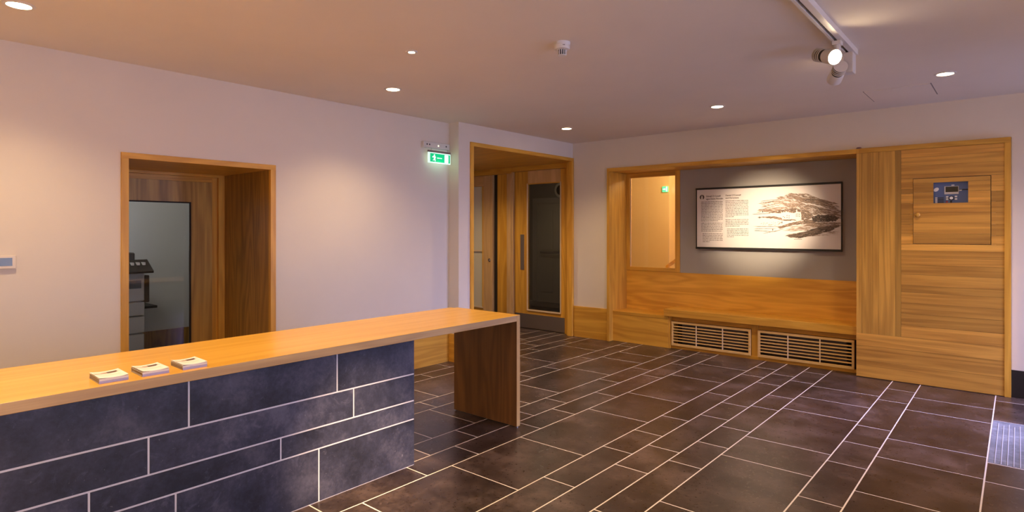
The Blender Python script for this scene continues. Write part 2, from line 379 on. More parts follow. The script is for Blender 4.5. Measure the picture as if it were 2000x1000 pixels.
# ------------------------------------------------------------------ door portal, lobby and doors
pt = thing('door_2', (XP, 5.75, 0), 'oak lined portal with glazed oak doors beside the bench alcove', 'door', kind='structure')
for nm, m, a in (
    ('portal_jamb', oak_z, (XP - 0.02, XP + 0.02, 4.74, 4.785, 0, 2.385)), ('portal_jamb', oak_z, (XP - 0.06, XP + 0.02, 6.700, 6.745, 0, 2.385)),
    ('portal_head', oak_y, (XP - 0.02, XP + 0.02, 4.74, 6.745, 2.385, 2.43)),
    ('jamb_lining', oak_z, (-5.0, XP - 0.02, 4.74, 4.765, 0, 2.385)),
    ('soffit', oak_x, (-7.3, XP - 0.02, 4.74, 6.90, 2.387, 2.41)),
    ('jamb_lining', oak_z, (-4.756, -4.712, 6.745, 6.85, 0, 2.385)),
    ('screen_post', oak_z, (-4.823, -4.762, 6.80, 6.88, 0, 2.315)), ('screen_head', oak_x, (-5.80, -4.762, 6.80, 6.88, 2.317, 2.386)),
    ('screen_head', oak_x, (-7.3, -5.802, 6.80, 6.88, 2.30, 2.386)),
    ('screen_post', pale_z, (-5.800, -5.765, 6.80, 6.88, 0, 2.315)), ('screen_post', pale_z, (-5.838, -5.804, 6.795, 6.88, 0, 2.30)),
    ('door_stop', red_z, (-5.765, -5.742, 6.83, 6.88, 0, 2.315)),
    ('screen_post', pale_z, (-5.906, -5.838, 6.815, 6.88, 0, 2.30)),
    ('side_panel', oak_z, (-6.125, -5.906, 6.85, 6.88, 0, 2.30)), ('slot_shadow', dark_gap, (-6.20, -6.125, 6.865, 6.88, 0, 2.30))):  # near black strip paints in the shadow of the slot
    bx(nm, m, pt, *a, bevel=0.001)
rl = bx('door_leaf', oak_z, pt, -5.740, -5.500, 6.822, 6.866, 0.215, 2.312, bevel=0.001); rl['label'] = 'wide left stile of the closed glazed door'
for nm, m, a in (('stile', oak_z, (-4.905, -4.826, 6.822, 6.866, 0.215, 2.312)), ('top_rail', pale_z, (-5.500, -4.905, 6.822, 6.866, 2.125, 2.312)),
                 ('bottom_rail', oak_x, (-5.500, -4.905, 6.822, 6.866, 0.215, 0.28)),
                 ('pane', clear, (-5.495, -4.907, 6.842, 6.848, 0.28, 2.125)),
                 ('kick_plate', steel, (-5.740, -4.826, 6.818, 6.866, 0.008, 0.215)),
                 ('glazing_bead', bead_m, (-5.512, -5.495, 6.812, 6.822, 0.268, 2.13)), ('glazing_bead', bead_m, (-4.912, -4.895, 6.812, 6.822, 0.268, 2.13)),
                 ('glazing_bead', bead_m, (-5.495, -4.912, 6.808, 6.822, 0.265, 0.285)), ('glazing_bead', oak_x, (-5.495, -4.912, 6.812, 6.822, 2.115, 2.13)),
                 ('push_plate', steel, (-5.638, -5.568, 6.816, 6.822, 0.858, 1.382))):
    bx(nm, m, rl, *a)
ll = bx('door_leaf', pale_z, pt, -6.400, -6.205, 6.822, 6.866, 0.01, 2.297, bevel=0.001); ll['label'] = 'pale stile of the door with obscured glass'
for nm, m, a in (('top_rail', pale_x, (-7.10, -6.400, 6.822, 6.866, 2.135, 2.297)), ('bottom_rail', oak_x, (-7.10, -6.400, 6.822, 6.866, 0.01, 0.236)),
                 ('stile', pale_z, (-7.20, -7.0, 6.822, 6.866, 0.01, 2.297)),
                 ('pane', frosted, (-7.0, -6.402, 6.842, 6.848, 0.236, 2.133)),
                 ('glazing_bead', oak_z, (-6.412, -6.398, 6.812, 6.822, 0.236, 2.133)), ('glazing_bead', bead_m, (-7.0, -6.402, 6.808, 6.822, 0.225, 0.245)),
                 ('glazing_bead', bead_m, (-7.0, -6.402, 6.815, 6.822, 1.11, 1.13))):
    bx(nm, m, ll, *a)
ls = thing('lobby_light', (-5.9, 5.65, 2.387), 'round recessed light in the oak soffit inside the door portal', 'ceiling light')
MB().lathe((-5.9, 5.65, 2.387), [(0.055, 0), (0.055, 0.005), (0.068, 0.005), (0.072, 0.0)], (0, 0, -1), 28).build('trim_ring', alu, ls, smooth=True)
MB().lathe((-5.9, 5.65, 2.387), [(0.054, 0), (0.054, 0.003), (0, 0.0034)], (0, 0, -1), 28).build('lens', lens_m, ls)
MB().lathe((-6.262, 6.822, 0.98), [(0.026, 0), (0.026, 0.008), (0.017, 0.011), (0.016, 0.020), (0.0, 0.022)], (0, -1, 0)).build('lock_cylinder', chrome, ll, smooth=True)
# corridor behind the doors
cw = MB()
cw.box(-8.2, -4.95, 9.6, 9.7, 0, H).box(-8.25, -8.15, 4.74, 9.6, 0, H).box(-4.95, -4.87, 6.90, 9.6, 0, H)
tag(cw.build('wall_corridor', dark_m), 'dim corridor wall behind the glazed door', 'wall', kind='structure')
d3 = thing('door_3', (-7.1, 9.6, 0), 'pale panelled door at the far end of the dim corridor', 'door', kind='structure')
pp = plaster('dim_white_paint', (0.35, 0.32, 0.28))  # whitish paint darkened in its colour for the dim corridor
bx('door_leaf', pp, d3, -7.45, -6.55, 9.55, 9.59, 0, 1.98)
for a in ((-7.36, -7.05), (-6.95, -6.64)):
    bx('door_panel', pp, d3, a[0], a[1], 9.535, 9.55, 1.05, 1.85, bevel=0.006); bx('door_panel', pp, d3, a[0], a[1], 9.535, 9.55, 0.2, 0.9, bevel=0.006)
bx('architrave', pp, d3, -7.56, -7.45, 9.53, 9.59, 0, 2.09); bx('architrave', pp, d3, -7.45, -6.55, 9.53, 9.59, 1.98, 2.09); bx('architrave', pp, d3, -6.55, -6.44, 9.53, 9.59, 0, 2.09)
o = MB()  # round pale fixture with a dark centre on the corridor wall
o.lathe((-6.87, 9.58, 2.235), [(0.15, 0), (0.15, 0.03), (0.125, 0.045), (0.10, 0.045), (0.10, 0.03), (0.0, 0.03)], (0, -1, 0), 32)
o = o.build('wall_fixture', mat('pale_fixture', (0.55, 0.50, 0.42), 0.5), None, smooth=True)
tag(o, 'round pale wall vent with dark centre seen through the glazed door', 'fixture')
MB().lathe((-6.87, 9.545, 2.235), [(0.098, 0), (0.09, 0.004), (0.0, 0.004)], (0, -1, 0), 32).build('fixture_centre', black_m, o)
o = bx('push_bar', steel, None, -7.30, -6.70, 9.44, 9.47, 0.98, 1.03, bevel=0.004)
tag(o, 'dull metal bar across the far corridor door', 'bar')
for x in (-7.27, -6.73): bx('bracket', steel, o, x - 0.02, x + 0.02, 9.47, 9.55, 0.985, 1.025)
lamp('lobby_beam', (-5.9, 5.65, 2.37), 45, angle=150, blend=0.8, radius=0.05, target=(-5.9, 5.65, 0))
lamp('corridor_light', (-6.1, 8.0, 2.45), 5, (1.0, 0.8, 0.55), kind='POINT', radius=0.1)  # unseen bare light added for the corridor, no lamp modelled

# ------------------------------------------------------------------ bench alcove
YF, YQ, YW, Y1 = 6.71, 6.80, 7.16, 7.20
al = thing('bench_alcove', (-2.65, YF, 0), 'oak framed wall alcove with a long oak bench beside the door portal', 'bench')
for nm, m, a in (
    ('frame_post', oak_z, (-4.088, -4.050, YF, YB + 0.02, 0, 2.207)), ('frame_head', oak_x, (-4.088, -1.226, YF, YB + 0.02, 2.207, 2.252)),
    ('side_lining', oak_z, (-4.080, -4.050, YB + 0.02, Y1, 0, 2.207)), ('head_lining', oak_x, (-4.080, -1.226, YB + 0.02, Y1, 2.209, 2.24)),
    ('back_board', oak_x, (-4.050, -1.226, YW, YW + 0.03, 0.36, 0.905)),
    ('base_board', oak_x, (-4.050, -3.270, YQ, YQ + 0.03, 0, 0.352)), ('ledge', oak_x, (-4.050, -3.270, YQ - 0.004, YW, 0.352, 0.392)),
    ('seat', oak_x, (-3.320, -1.226, YQ - 0.025, YW, 0.394, 0.478)),
    ('seat_end', oak_z, (-3.270, -3.248, YQ + 0.005, YW, 0, 0.394)),
    ('grille_divider', oak_z, (-2.285, -2.212, YQ + 0.042, YQ + 0.075, 0, 0.394)), ('toe_board', oak_x, (-3.248, -1.226, YQ + 0.030, YQ + 0.06, 0, 0.036)),
    ('shadow_rail', oak_x, (-3.248, -1.226, YQ + 0.06, YQ + 0.08, 0.334, 0.394)), ('recess_back', dark_gap, (-3.248, -1.226, YQ + 0.22, YQ + 0.24, 0, 0.394))):
    bx(nm, m, al, *a, bevel=0.0012)
bx('heater', mat('heater_grey', (0.14, 0.13, 0.15), 0.4, 0.3), al, -3.15, -1.35, YQ + 0.13, YQ + 0.19, 0.05, 0.30)
def grille(x0, x1):
    g = MB(); y0, y1 = YQ + 0.010, YQ + 0.042; z0, z1 = 0.038, 0.334
    g.box(x0, x1, y0, y1, z0, z0 + 0.026).box(x0, x1, y0, y1, z1 - 0.026, z1)
    g.box(x0, x0 + 0.022, y0, y1, z0 + 0.026, z1 - 0.026).box(x1 - 0.022, x1, y0, y1, z0 + 0.026, z1 - 0.026)
    go = g.build('grille', slat_oak, al, 0.001)
    for k in range(6):
        z = z0 + 0.026 + (k + 1) * (z1 - z0 - 0.052) / 7
        bx('slat', slat_oak, go, x0 + 0.022, x1 - 0.022, y0 + 0.004, y1, z - 0.0055, z + 0.0055)
    for t in (1 / 3, 2 / 3):
        x = x0 + (x1 - x0) * t
        bx('spacer', bead_m, go, x - 0.006, x + 0.006, y0 + 0.001, y0 + 0.006, z0 + 0.026, z1 - 0.026)
grille(-3.236, -2.288); grille(-2.208, -1.262)
# grey panel of the wall behind the poster, window beside it
gp = bx('wall_alcove', grey_m, None, -3.280, -1.226, YW, YW + 0.05, 0.906, 2.208)
tag(gp, 'grey painted wall panel inside the bench alcove', 'wall', kind='structure')
wi = thing('window_1', (-3.66, YW, 0.905), 'oak framed interior window in the left of the bench alcove', 'window', kind='structure')
for nm, m, a in (
    ('window_frame', oak_z, (-4.050, -4.000, YW - 0.006, YW + 0.05, 0.907, 2.206)), ('window_frame', oak_z, (-3.345, -3.282, YW - 0.006, YW + 0.05, 0.907, 2.206)),
    ('window_frame', oak_x, (-4.0, -3.345, YW - 0.006, YW + 0.05, 2.150, 2.206)), ('window_sill', oak_x, (-4.0, -3.345, YW - 0.006, YW + 0.05, 0.907, 0.955)),
    ('glazing_bead', bead_m, (-4.0, -3.990, YW + 0.01, YW + 0.02, 0.955, 2.150)), ('glazing_bead', oak_z, (-3.355, -3.345, YW + 0.01, YW + 0.02, 0.955, 2.150)),
    ('pane', clear, (-3.99, -3.355, YW + 0.022, YW + 0.028, 0.955, 2.150))):
    bx(nm, m, wi, *a, bevel=0.0 if nm == 'pane' else 0.001)
# stair room behind the window
sr = MB()
sr.box(-4.87, -4.12, 8.60, 9.6, 0, H).box(-4.12, -0.9, 9.2, 9.3, 0, H).box(-0.98, -0.9, YB + 0.15, 9.2, 0, H).box(-4.87, -4.085, YB + 0.155, YB + 0.2, 0, H).box(-4.05, -0.98, 7.21, 7.25, 2.25, H).box(-3.28, -0.98, 7.24, 7.27, 0, 2.25).box(-4.05, -3.28, 7.24, 7.27, 0, 0.9)
tag(sr.build('wall_stair', tan_m), 'tan wall with a corner seen through the alcove window', 'wall', kind='structure')
hr = thing('handrail', (-4.0, 8.9, 1.0), 'sloping wooden handrail seen in the lower corner of the alcove window', 'handrail')
o = MB().prism([(-4.155, 0.845), (-3.55, 1.28), (-3.55, 1.33), (-4.155, 0.895)], 'y', 8.55, 8.60).build('rail', oak_x, hr)
for x, z in ((-4.0, 0.975), (-3.62, 1.25)):
    MB().lathe((x, 8.575, 0.0), [(0.012, 0), (0.012, z)], n=10).build('baluster', steel, hr)
es = bx('exit_light', mat('exit_green_small', (0.05, 0.4, 0.2), 0.4, emit=(0.12, 0.75, 0.32), es=0.9), None, -4.225, -4.135, 8.575, 8.60, 2.04, 2.125)
tag(es, 'small green exit sign on the tan wall behind the alcove window', 'sign')
wf = mat('sign_white', (0.9, 0.9, 0.9), 0.4, emit=(0.9, 1.0, 0.92), es=1.3)
MB().box(-4.160, -4.143, 8.573, 8.575, 2.047, 2.118).build('door_symbol', wf, es)
MB().box(-4.215, -4.188, 8.573, 8.575, 2.078, 2.087).build('arrow_shaft', wf, es); MB().prism([(-4.188, 2.068), (-4.168, 2.0825), (-4.188, 2.097)], 'y', 8.573, 8.575).build('arrow_head', wf, es)
lamp('stair_light', (-3.3, 7.9, 2.45), 42, (1.0, 0.66, 0.34), kind='POINT', radius=0.15)  # added point light without a lamp, brightens the stair room

# ------------------------------------------------------------------ oak cupboard wall with fire panel
cb = thing('oak_cupboard', (-0.63, YF, 0), 'full-height oak plank cupboard with a small door at right of the bench', 'cupboard')
bx('carcass', dark_gap, cb, -1.222, -0.052, YF + 0.012, YB - 0.002, 0, 1.30)
bx('carcass', dark_gap, cb, -1.222, -0.052, YF + 0.012, YB - 0.002, 1.95, 2.25)
bx('carcass', dark_gap, cb, -1.222, -0.78, YF + 0.012, YB - 0.002, 1.30, 1.95); bx('carcass', dark_gap, cb, -0.15, -0.052, YF + 0.012, YB - 0.002, 1.30, 1.95)
bx('end_panel', oak_z, cb, -1.2245, -1.222, YF + 0.012, YW, 0, 2.209)
G = 0.0007
for a, b in ((-1.224, -1.178), (-1.178, -1.082), (-1.082, -1.034), (-1.034, -0.896), (-0.896, -0.850)):
    bx('plank', pl_z, cb, a + G, b - G, YF, YF + 0.012, 0.432, 2.207)
for a, b in ((0.004, 0.165), (0.165, 0.31), (0.31, 0.432)):
    bx('plank', pl_x, cb, -1.224, -0.092, YF, YF + 0.012, a + G, b - G)
zs = [0.432, 0.545, 0.66, 0.76, 0.86, 0.925, 1.03, 1.12, 1.19, 1.255, 1.318]
for a, b in zip(zs, zs[1:]): bx('plank', pl_x, cb, -0.849, -0.092, YF, YF + 0.012, a + G, b - G)
for a, b in ((1.932, 2.05), (2.05, 2.13), (2.13, 2.207)): bx('plank', pl_x, cb, -0.849, -0.092, YF, YF + 0.012, a + G, b - G)
zs2 = [1.318, 1.40, 1.50, 1.60, 1.70, 1.79, 1.835, 1.932]
for a, b in zip(zs2, zs2[1:]):
    bx('plank', pl_x, cb, -0.849, -0.755, YF, YF + 0.012, a + G, b - G); bx('plank', pl_x, cb, -0.181, -0.092, YF, YF + 0.012, a + G, b - G)
bx('top_trim', oak_x, cb, -1.192, -0.047, YF - 0.008, YB, 2.208, 2.254, bevel=0.001); bx('side_trim', oak_z, cb, -0.092, -0.047, YF - 0.004, YB, 0, 2.208, bevel=0.001)
bx('corner_trim', oak_z, cb, -1.226, -1.192, YF - 0.002, YB, 2.208, 2.252)
cd = bx('cupboard_door', pl_x, cb, -0.752, -0.186, YF - 0.004, YF + 0.012, 1.322, 1.415); cd['label'] = 'square plank door with a cut-out'
for a in ((-0.752, -0.186, 1.415, 1.608), (-0.752, -0.186, 1.608, 1.696), (-0.752, -0.598, 1.696, 1.80), (-0.342, -0.186, 1.696, 1.80), (-0.752, -0.598, 1.80, 1.886), (-0.342, -0.186, 1.80, 1.886), (-0.752, -0.186, 1.886, 1.928)):
    bx('plank', pl_x, cd, a[0], a[1], YF - 0.004, YF + 0.012, a[2] + G, a[3] - G)
MB().lathe((-0.716, YF - 0.004, 1.589), [(0.011, 0), (0.010, 0.012), (0.018, 0.020), (0.021, 0.030), (0.015, 0.038), (0.0, 0.040)], (0, -1, 0)).build('knob', pl_z, cd, smooth=True)
fp = thing('fire_alarm_panel', (-0.47, YF + 0.03, 1.69), 'blue fire alarm control panel behind the cut-out of the cupboard door', 'control panel')
blue = mat('panel_blue', (0.085, 0.125, 0.27), 0.4, emit=(0.05, 0.08, 0.2), es=0.06); yb = YF + 0.032
bx('housing', blue, fp, -0.68, -0.26, yb, yb + 0.06, 1.66, 1.90)
def fpx(u, v): return (-0.598 + (u - 60) / 1120.0 * 0.256, 1.888 - (v - 280 + (u - 60) * 0.03) / 660.0 * 0.19)
def fbox(nm, m, u0, v0, u1, v1, d=0.003):
    (a, t), (b, s) = fpx(u0, v0), fpx(u1, v1); return bx(nm, m, fp, a, b, yb - d, yb, s, t)
silver = mat('panel_silver', (0.62, 0.60, 0.60), 0.4); red_m = mat('led_red', (0.35, 0.03, 0.03), 0.4); wht = mat('panel_white', (0.85, 0.85, 0.85), 0.4)
bx('display_surround', silver, fp, fpx(410, 0)[0], fpx(870, 0)[0], yb - 0.003, yb, fpx(0, 668)[1], fpx(0, 415)[1])
bx('display', mat('lcd', (0.045, 0.045, 0.035), 0.15), fp, fpx(450, 0)[0], fpx(855, 0)[0], yb - 0.004, yb - 0.003, fpx(0, 600)[1], fpx(0, 430)[1])
for u, v in ((465, 715), (465, 785), (750, 700), (750, 780)): fbox('button', wht, u, v, u + 75, v + 45, 0.006)
fbox('button', red_m, 465, 870, 525, 915, 0.005); fbox('button', blue, 750, 870, 820, 915, 0.005); fbox('key_switch', black_m, 600, 868, 660, 915, 0.006)
kx, kz = fpx(640, 775)
MB().lathe((kx, yb, kz), [(0.020, 0), (0.020, 0.004), (0.014, 0.005), (0.013, 0.014), (0.0, 0.015)], (0, -1, 0)).build('dial', [black_m], fp, smooth=True)
MB().lathe((kx, yb - 0.0145, kz), [(0.0135, 0), (0.012, 0.004), (0.0, 0.004)], (0, -1, 0)).build('dial_cap', wht, fp, smooth=True)
for v in (770, 820, 868, 915):
    fbox('zone_lamp', silver, 110, v - 16, 180, v + 18); fbox('zone_label', black_m, 195, v - 10, 390, v + 10, 0.002)
fbox('card_slot', black_m, 985, 490, 1180, 515, 0.004); fbox('label_strip', wht, 890, 520, 970, 540); fbox('label_strip', wht, 640, 350, 735, 380)
ox, oz = fpx(145, 505)
ov = MB().lathe(tuple(fp.location), [(0.022, 0), (0.022, 0.003), (0, 0.003)], (0, -1, 0), 28).build('white_oval', wht, fp)  # plain white oval on the panel face
ov.location = Vector((ox, yb, oz)) - fp.location; ov.rotation_euler = (0, R(-40), 0); ov.scale = (1.0, 1, 0.72)
o = MB().lathe((-1.205, 6.73, 2.256), [(0.0, 0), (0.022, 0.0), (0.024, 0.006), (0.016, 0.014), (0.0, 0.016)]).build('sensor_button', mat('mauve_plastic', (0.30, 0.18, 0.19), 0.4), None, smooth=True)
tag(o, 'tiny dark round button standing on top of the oak frame', 'sensor')

# ------------------------------------------------------------------ poster
YPo = 7.118; PX0, PX1, PZ0, PZ1 = -3.052, -1.436, 1.222, 1.962
po = thing('poster_board', (-2.24, YPo, PZ0), 'long framed information board with a landscape drawing inside the alcove', 'poster')
paper = mat('poster_paper', (0.74, 0.70, 0.70), 0.45)
bx('print', paper, po, PX0 + 0.012, PX1 - 0.006, YPo, YPo + 0.02, PZ0 + 0.018, PZ1 - 0.018)
fb = MB()
fb.box(PX0, PX1, YPo - 0.014, YPo + 0.042, PZ1 - 0.018, PZ1 + 0.004).box(PX0, PX1, YPo - 0.014, YPo + 0.042, PZ0 - 0.006, PZ0 + 0.018)
fb.box(PX0, PX0 + 0.008, YPo - 0.002, YPo + 0.042, PZ0 + 0.018, PZ1 - 0.018).box(PX1 - 0.006, PX1, YPo - 0.006, YPo + 0.042, PZ0 + 0.018, PZ1 - 0.018)
fb.box(PX0 + 0.05, PX1 - 0.05, YPo + 0.02, YPo + 0.042, PZ0 + 0.05, PZ1 - 0.05)
fb.build('board_frame', black_m, po)
_f, _th = 1162.0, R(40.4)
def on_poster(px, py):
    u, v = (px - 1000) / _f, -(py - 449) / _f
    dx, dy = math.cos(_th) * u - math.sin(_th), math.sin(_th) * u + math.cos(_th)
    t = YPo / dy; return (dx * t, CAMH + v * t)
def q1(x, y): return on_poster(1350 + x * 0.16, 340 + y * 0.16)
def q3(x, y): return on_poster(1365 + x * 0.12, 370 + y * 0.12)
ink = [mat('ink_pale', (0.30, 0.215, 0.165), 0.5), mat('ink_mid', (0.13, 0.09, 0.07), 0.5), mat('ink_dark', (0.035, 0.025, 0.022), 0.5), mat('ink_text', (0.10, 0.075, 0.07), 0.5)]
def inside(p, poly):
    c = False; n = len(poly)
    for i in range(n):
        a, b = poly[i], poly[i - 1]
        if (a[1] > p[1]) != (b[1] > p[1]) and p[0] < (b[0] - a[0]) * (p[1] - a[1]) / (b[1] - a[1]) + a[0]: c = not c
    return c
sk = MB(); yk = YPo - 0.0006
def stroke(x, y, ln, ang, wd, mi):
    c, s_ = math.cos(R(ang)), math.sin(R(ang)); o_ = len(sk.v)
    p = [(x - ln / 2 * c, y - ln / 2 * s_), (x - wd * s_ * 0.5, y + wd * c * 0.5), (x + ln / 2 * c, y + ln / 2 * s_), (x + wd * s_ * 0.5, y - wd * c * 0.5)]
    for a in p:
        X, Z = q1(*a); sk.v.append((X, yk - random.random() * 0.0003, Z))
    sk.f.append((o_, o_ + 1, o_ + 2, o_ + 3)); sk.m.append(mi)
def hatch_region(poly, n, ln, ang, wd, tones):
    xs = [p[0] for p in poly]; ys = [p[1] for p in poly]; k = 0; tries = 0
    n = int(n * 1.25)
    while k < n and tries < n * 12:
        tries += 1; x, y = random.uniform(min(xs), max(xs)), random.uniform(min(ys), max(ys))
        if not inside((x, y), poly): continue
        k += 1; stroke(x, y, ln * random.uniform(0.4, 1.4), ang + random.gauss(0, 7), wd * random.uniform(0.7, 1.7), random.choice(tones))
hatch_region([(1040, 300), (1210, 240), (1400, 235), (1560, 300), (1760, 350), (1790, 400), (1600, 385), (1350, 340), (1150, 290)], 330, 70, 10, 6, [0, 0, 1])
hatch_region([(1250, 300), (1560, 310), (1760, 350), (1700, 370), (1500, 350), (1350, 330)], 90, 90, 8, 5, [1])
hatch_region([(1110, 380), (1350, 350), (1600, 410), (1815, 470), (1820, 560), (1640, 480), (1450, 500), (1330, 420), (1200, 410)], 320, 80, 17, 5, [0, 0, 1])
hatch_region([(1600, 340), (1800, 420), (1825, 470), (1700, 440), (1600, 400)], 70, 100, 14, 4, [1, 0])
hatch_region([(950, 470), (1100, 440), (1250, 415), (1420, 450), (1480, 500), (1440, 560), (1350, 560), (1340, 470), (1230, 470), (1170, 455), (1080, 475)], 420, 30, 5, 9, [0, 1, 1])
hatch_region([(800, 530), (1000, 515), (1150, 545), (1300, 560), (1150, 570), (1000, 540)], 150, 50, 4, 6, [0, 1])
hatch_region([(1470, 520), (1560, 500), (1640, 505), (1700, 490), (1770, 520), (1800, 545), (1760, 575), (1620, 580), (1500, 585)], 420, 28, -10, 11, [1, 2, 2])
hatch_region([(1060, 650), (1200, 600), (1400, 560), (1560, 570), (1480, 600), (1250, 620), (1090, 665)], 260, 50, -12, 6, [0, 1, 1])
hatch_region([(1400, 590), (1820, 590), (1800, 640), (1420, 640)], 120, 130, 2, 4, [0, 1])
hatch_region([(1170, 745), (1400, 705), (1560, 645), (1800, 635), (1700, 690), (1520, 745), (1350, 775), (1200, 765)], 380, 80, -9, 8, [1, 2, 1])
hatch_region([(1120, 730), (1800, 690), (1780, 740), (1300, 775)], 60, 140, -4, 3, [1, 0])
for x0, y0, x1, y1 in ((870, 330, 1130, 300), (930, 350, 1100, 310), (870, 400, 1120, 340), (820, 470, 980, 440), (815, 640, 1080, 640), (800, 668, 1000, 665), (980, 715, 1120, 670),
                       (800, 690, 960, 700), (830, 440, 1000, 400), (770, 490, 950, 480), (1130, 640, 1330, 600), (900, 720, 1060, 690), (850, 355, 1000, 330)):
    for k in range(13):
        t = random.random(); stroke(x0 + (x1 - x0) * t, y0 + (y1 - y0) * t, 0.5 * math.hypot(x1 - x0, y1 - y0), math.degrees(math.atan2(y1 - y0, x1 - x0)) + random.gauss(0, 2.5), 6, random.choice([0, 1, 1]))
hatch_region([(860, 350), (1130, 300), (1360, 345), (1200, 400), (1100, 380), (900, 410)], 90, 110, 10, 4, [0])
hatch_region([(820, 430), (1100, 400), (1240, 410), (1060, 450), (900, 470)], 70, 90, -8, 5, [0])
hatch_region([(1220, 640), (1500, 600), (1560, 640), (1400, 690), (1160, 700)], 80, 110, -3, 4, [0])
hatch_region([(850, 590), (1100, 580), (1090, 630), (860, 620)], 30, 24, -30, 4, [0])
for x, y in ((995, 680), (1108, 590), (872, 458), (835, 530)): stroke(x, y, 36, 90, 12, 2)
so = sk.build('landscape_drawing', ink, po); so['kind'] = 'stuff'
hs = MB()
def flat(poly, mi, dy=0.0016):
    o_ = len(hs.v)
    for a in poly: X, Z = q1(*a); hs.v.append((X, YPo - dy, Z))
    hs.f.append(tuple(range(o_, o_ + len(poly)))); hs.m.append(mi)
flat([(1105, 505), (1160, 497), (1172, 470), (1190, 458), (1212, 490), (1214, 555), (1108, 552)], 0)
flat([(1265, 475), (1280, 465), (1283, 432), (1293, 432), (1296, 462), (1340, 465), (1345, 545), (1268, 540)], 0)
for x, y in ((1125, 520), (1142, 530), (1170, 505), (1195, 510), (1170, 530), (1195, 535), (1283, 490), (1303, 488), (1323, 490), (1283, 512), (1303, 512), (1323, 514)):
    flat([(x - 4, y - 7), (x + 4, y - 7), (x + 4, y + 7), (x - 4, y + 7)], 1, 0.0022)
hs.build('drawn_houses', [paper, ink[1]], po)
em = MB(); ex, ez = q1(132, 283)
em.lathe((ex, YPo, ez), [(0.0295, 0), (0.0295, 0.001), (0, 0.001)], (0, -1, 0), 32); em.build('emblem', ink[3], po)
MB().lathe((ex, YPo - 0.001, ez + 0.013), [(0.007, 0), (0, 0.0008)], (0, -1, 0), 12).build('emblem_figure', paper, po)
MB().prism([(ex - 0.010, ez - 0.029), (ex + 0.010, ez - 0.029), (ex + 0.009, ez + 0.004), (ex, ez + 0.010), (ex - 0.009, ez + 0.004)], 'y', YPo - 0.0018, YPo - 0.001).build('emblem_figure', paper, po)
def ptext(s_, pt_, size):
    X, Z = pt_; return text(s_, size, (X, YPo - 0.0012, Z), ink[3], po, 'heading', bold=0.0006)
ptext('Dónall Ó Conaill', q3(120, 125), 0.026); ptext('agus Doire Fhíonáin', q3(120, 168), 0.026)
ptext("Daniel O'Connell", q3(434, 110), 0.026); ptext('and Derrynane', q3(434, 152), 0.026)
bt = MB()
def lines(x0, x1, y, n, pitch=25.4, indent=0, last=0.6):
    XA, _ = q3(x0 + indent, y); XB, _ = q3(x1, y)
    for k in range(n):
        _, Z = q3(x0, y + k * pitch); X = XA; end = XB if k < n - 1 else XA + (XB - XA) * last
        while X < end - 0.004:
            wd = min(random.uniform(0.010, 0.042), end - X)
            xx = X
            while xx < X + wd:          # letters as tiny uprights of unequal height
                lw = random.uniform(0.0028, 0.0048); hh = random.choice([0.0058, 0.0058, 0.0082])
                bt.box(xx, min(xx + lw, X + wd), YPo - 0.0012, YPo, Z - 0.003, Z - 0.003 + hh); xx += lw + 0.0014
            X += wd + 0.006
lines(38, 388, 207, 13, last=0.78); lines(38, 388, 550, 6, last=0.95); lines(38, 388, 722, 6, indent=24, last=0.35)
lines(434, 808, 190, 11, last=0.36); lines(434, 808, 494, 5, last=0.62); lines(434, 808, 645, 6, indent=24, last=0.36)
X, Z = q1(1255, 796)
for k in range(9): bt.box(X + k * 0.0095, X + k * 0.0095 + 0.007, YPo - 0.0012, YPo, Z - 0.002, Z + 0.003)
bo = bt.build('body_text', ink[3], po); bo['kind'] = 'stuff'

# ------------------------------------------------------------------ reception counter
XT = -2.84
ct = thing('reception_counter', (-3.15, 1.4, 0), 'long reception counter with oak top and dark stone tiled front', 'counter')
bx('worktop', [top_oak, edge_oak, leg_oak_shaded], ct, -3.50, -2.80, -0.95, 3.345, 0.778, 0.823, sides={'+x': 1, '-z': 2, '-x': 1}, bevel=0.0015)
bx('leg_panel', [edge_oak_z, leg_oak_shaded, top_oak], ct, -3.46, -2.80, 3.345, 3.382, 0.006, 0.823, sides={'-y': 1, '+y': 1, '+z': 2, '-x': 1}, bevel=0.0015)
MB().lathe((-2.815, 3.362, 0), [(0.012, 0), (0.012, 0.007)], n=12).build('foot', chrome, ct)
base = bx('base', grout2_m, ct, -3.40, XT - 0.002, -0.9, 2.404, 0, 0.776)
def course(z0, z1, js):
    ys = [-0.898] + js + [2.405]
    for a, b in zip(ys, ys[1:]):
        bx('tile', clad_tile_m, base, XT - 0.012, XT + random.uniform(0, 0.0006), a + J, b - (J if b < 2.4 else 0), z0 + J, z1 - J + (J if z1 > 0.77 else 0), bevel=0.0006)
course(0.0, 0.284, [-0.35, 0.34, 1.041, 1.749]); course(0.284, 0.398, [-0.1, 0.718, 1.534])
course(0.398, 0.562, [-0.12, 0.933, 1.967]); course(0.562, 0.778, [-0.43, 0.33, 1.096, 1.861])

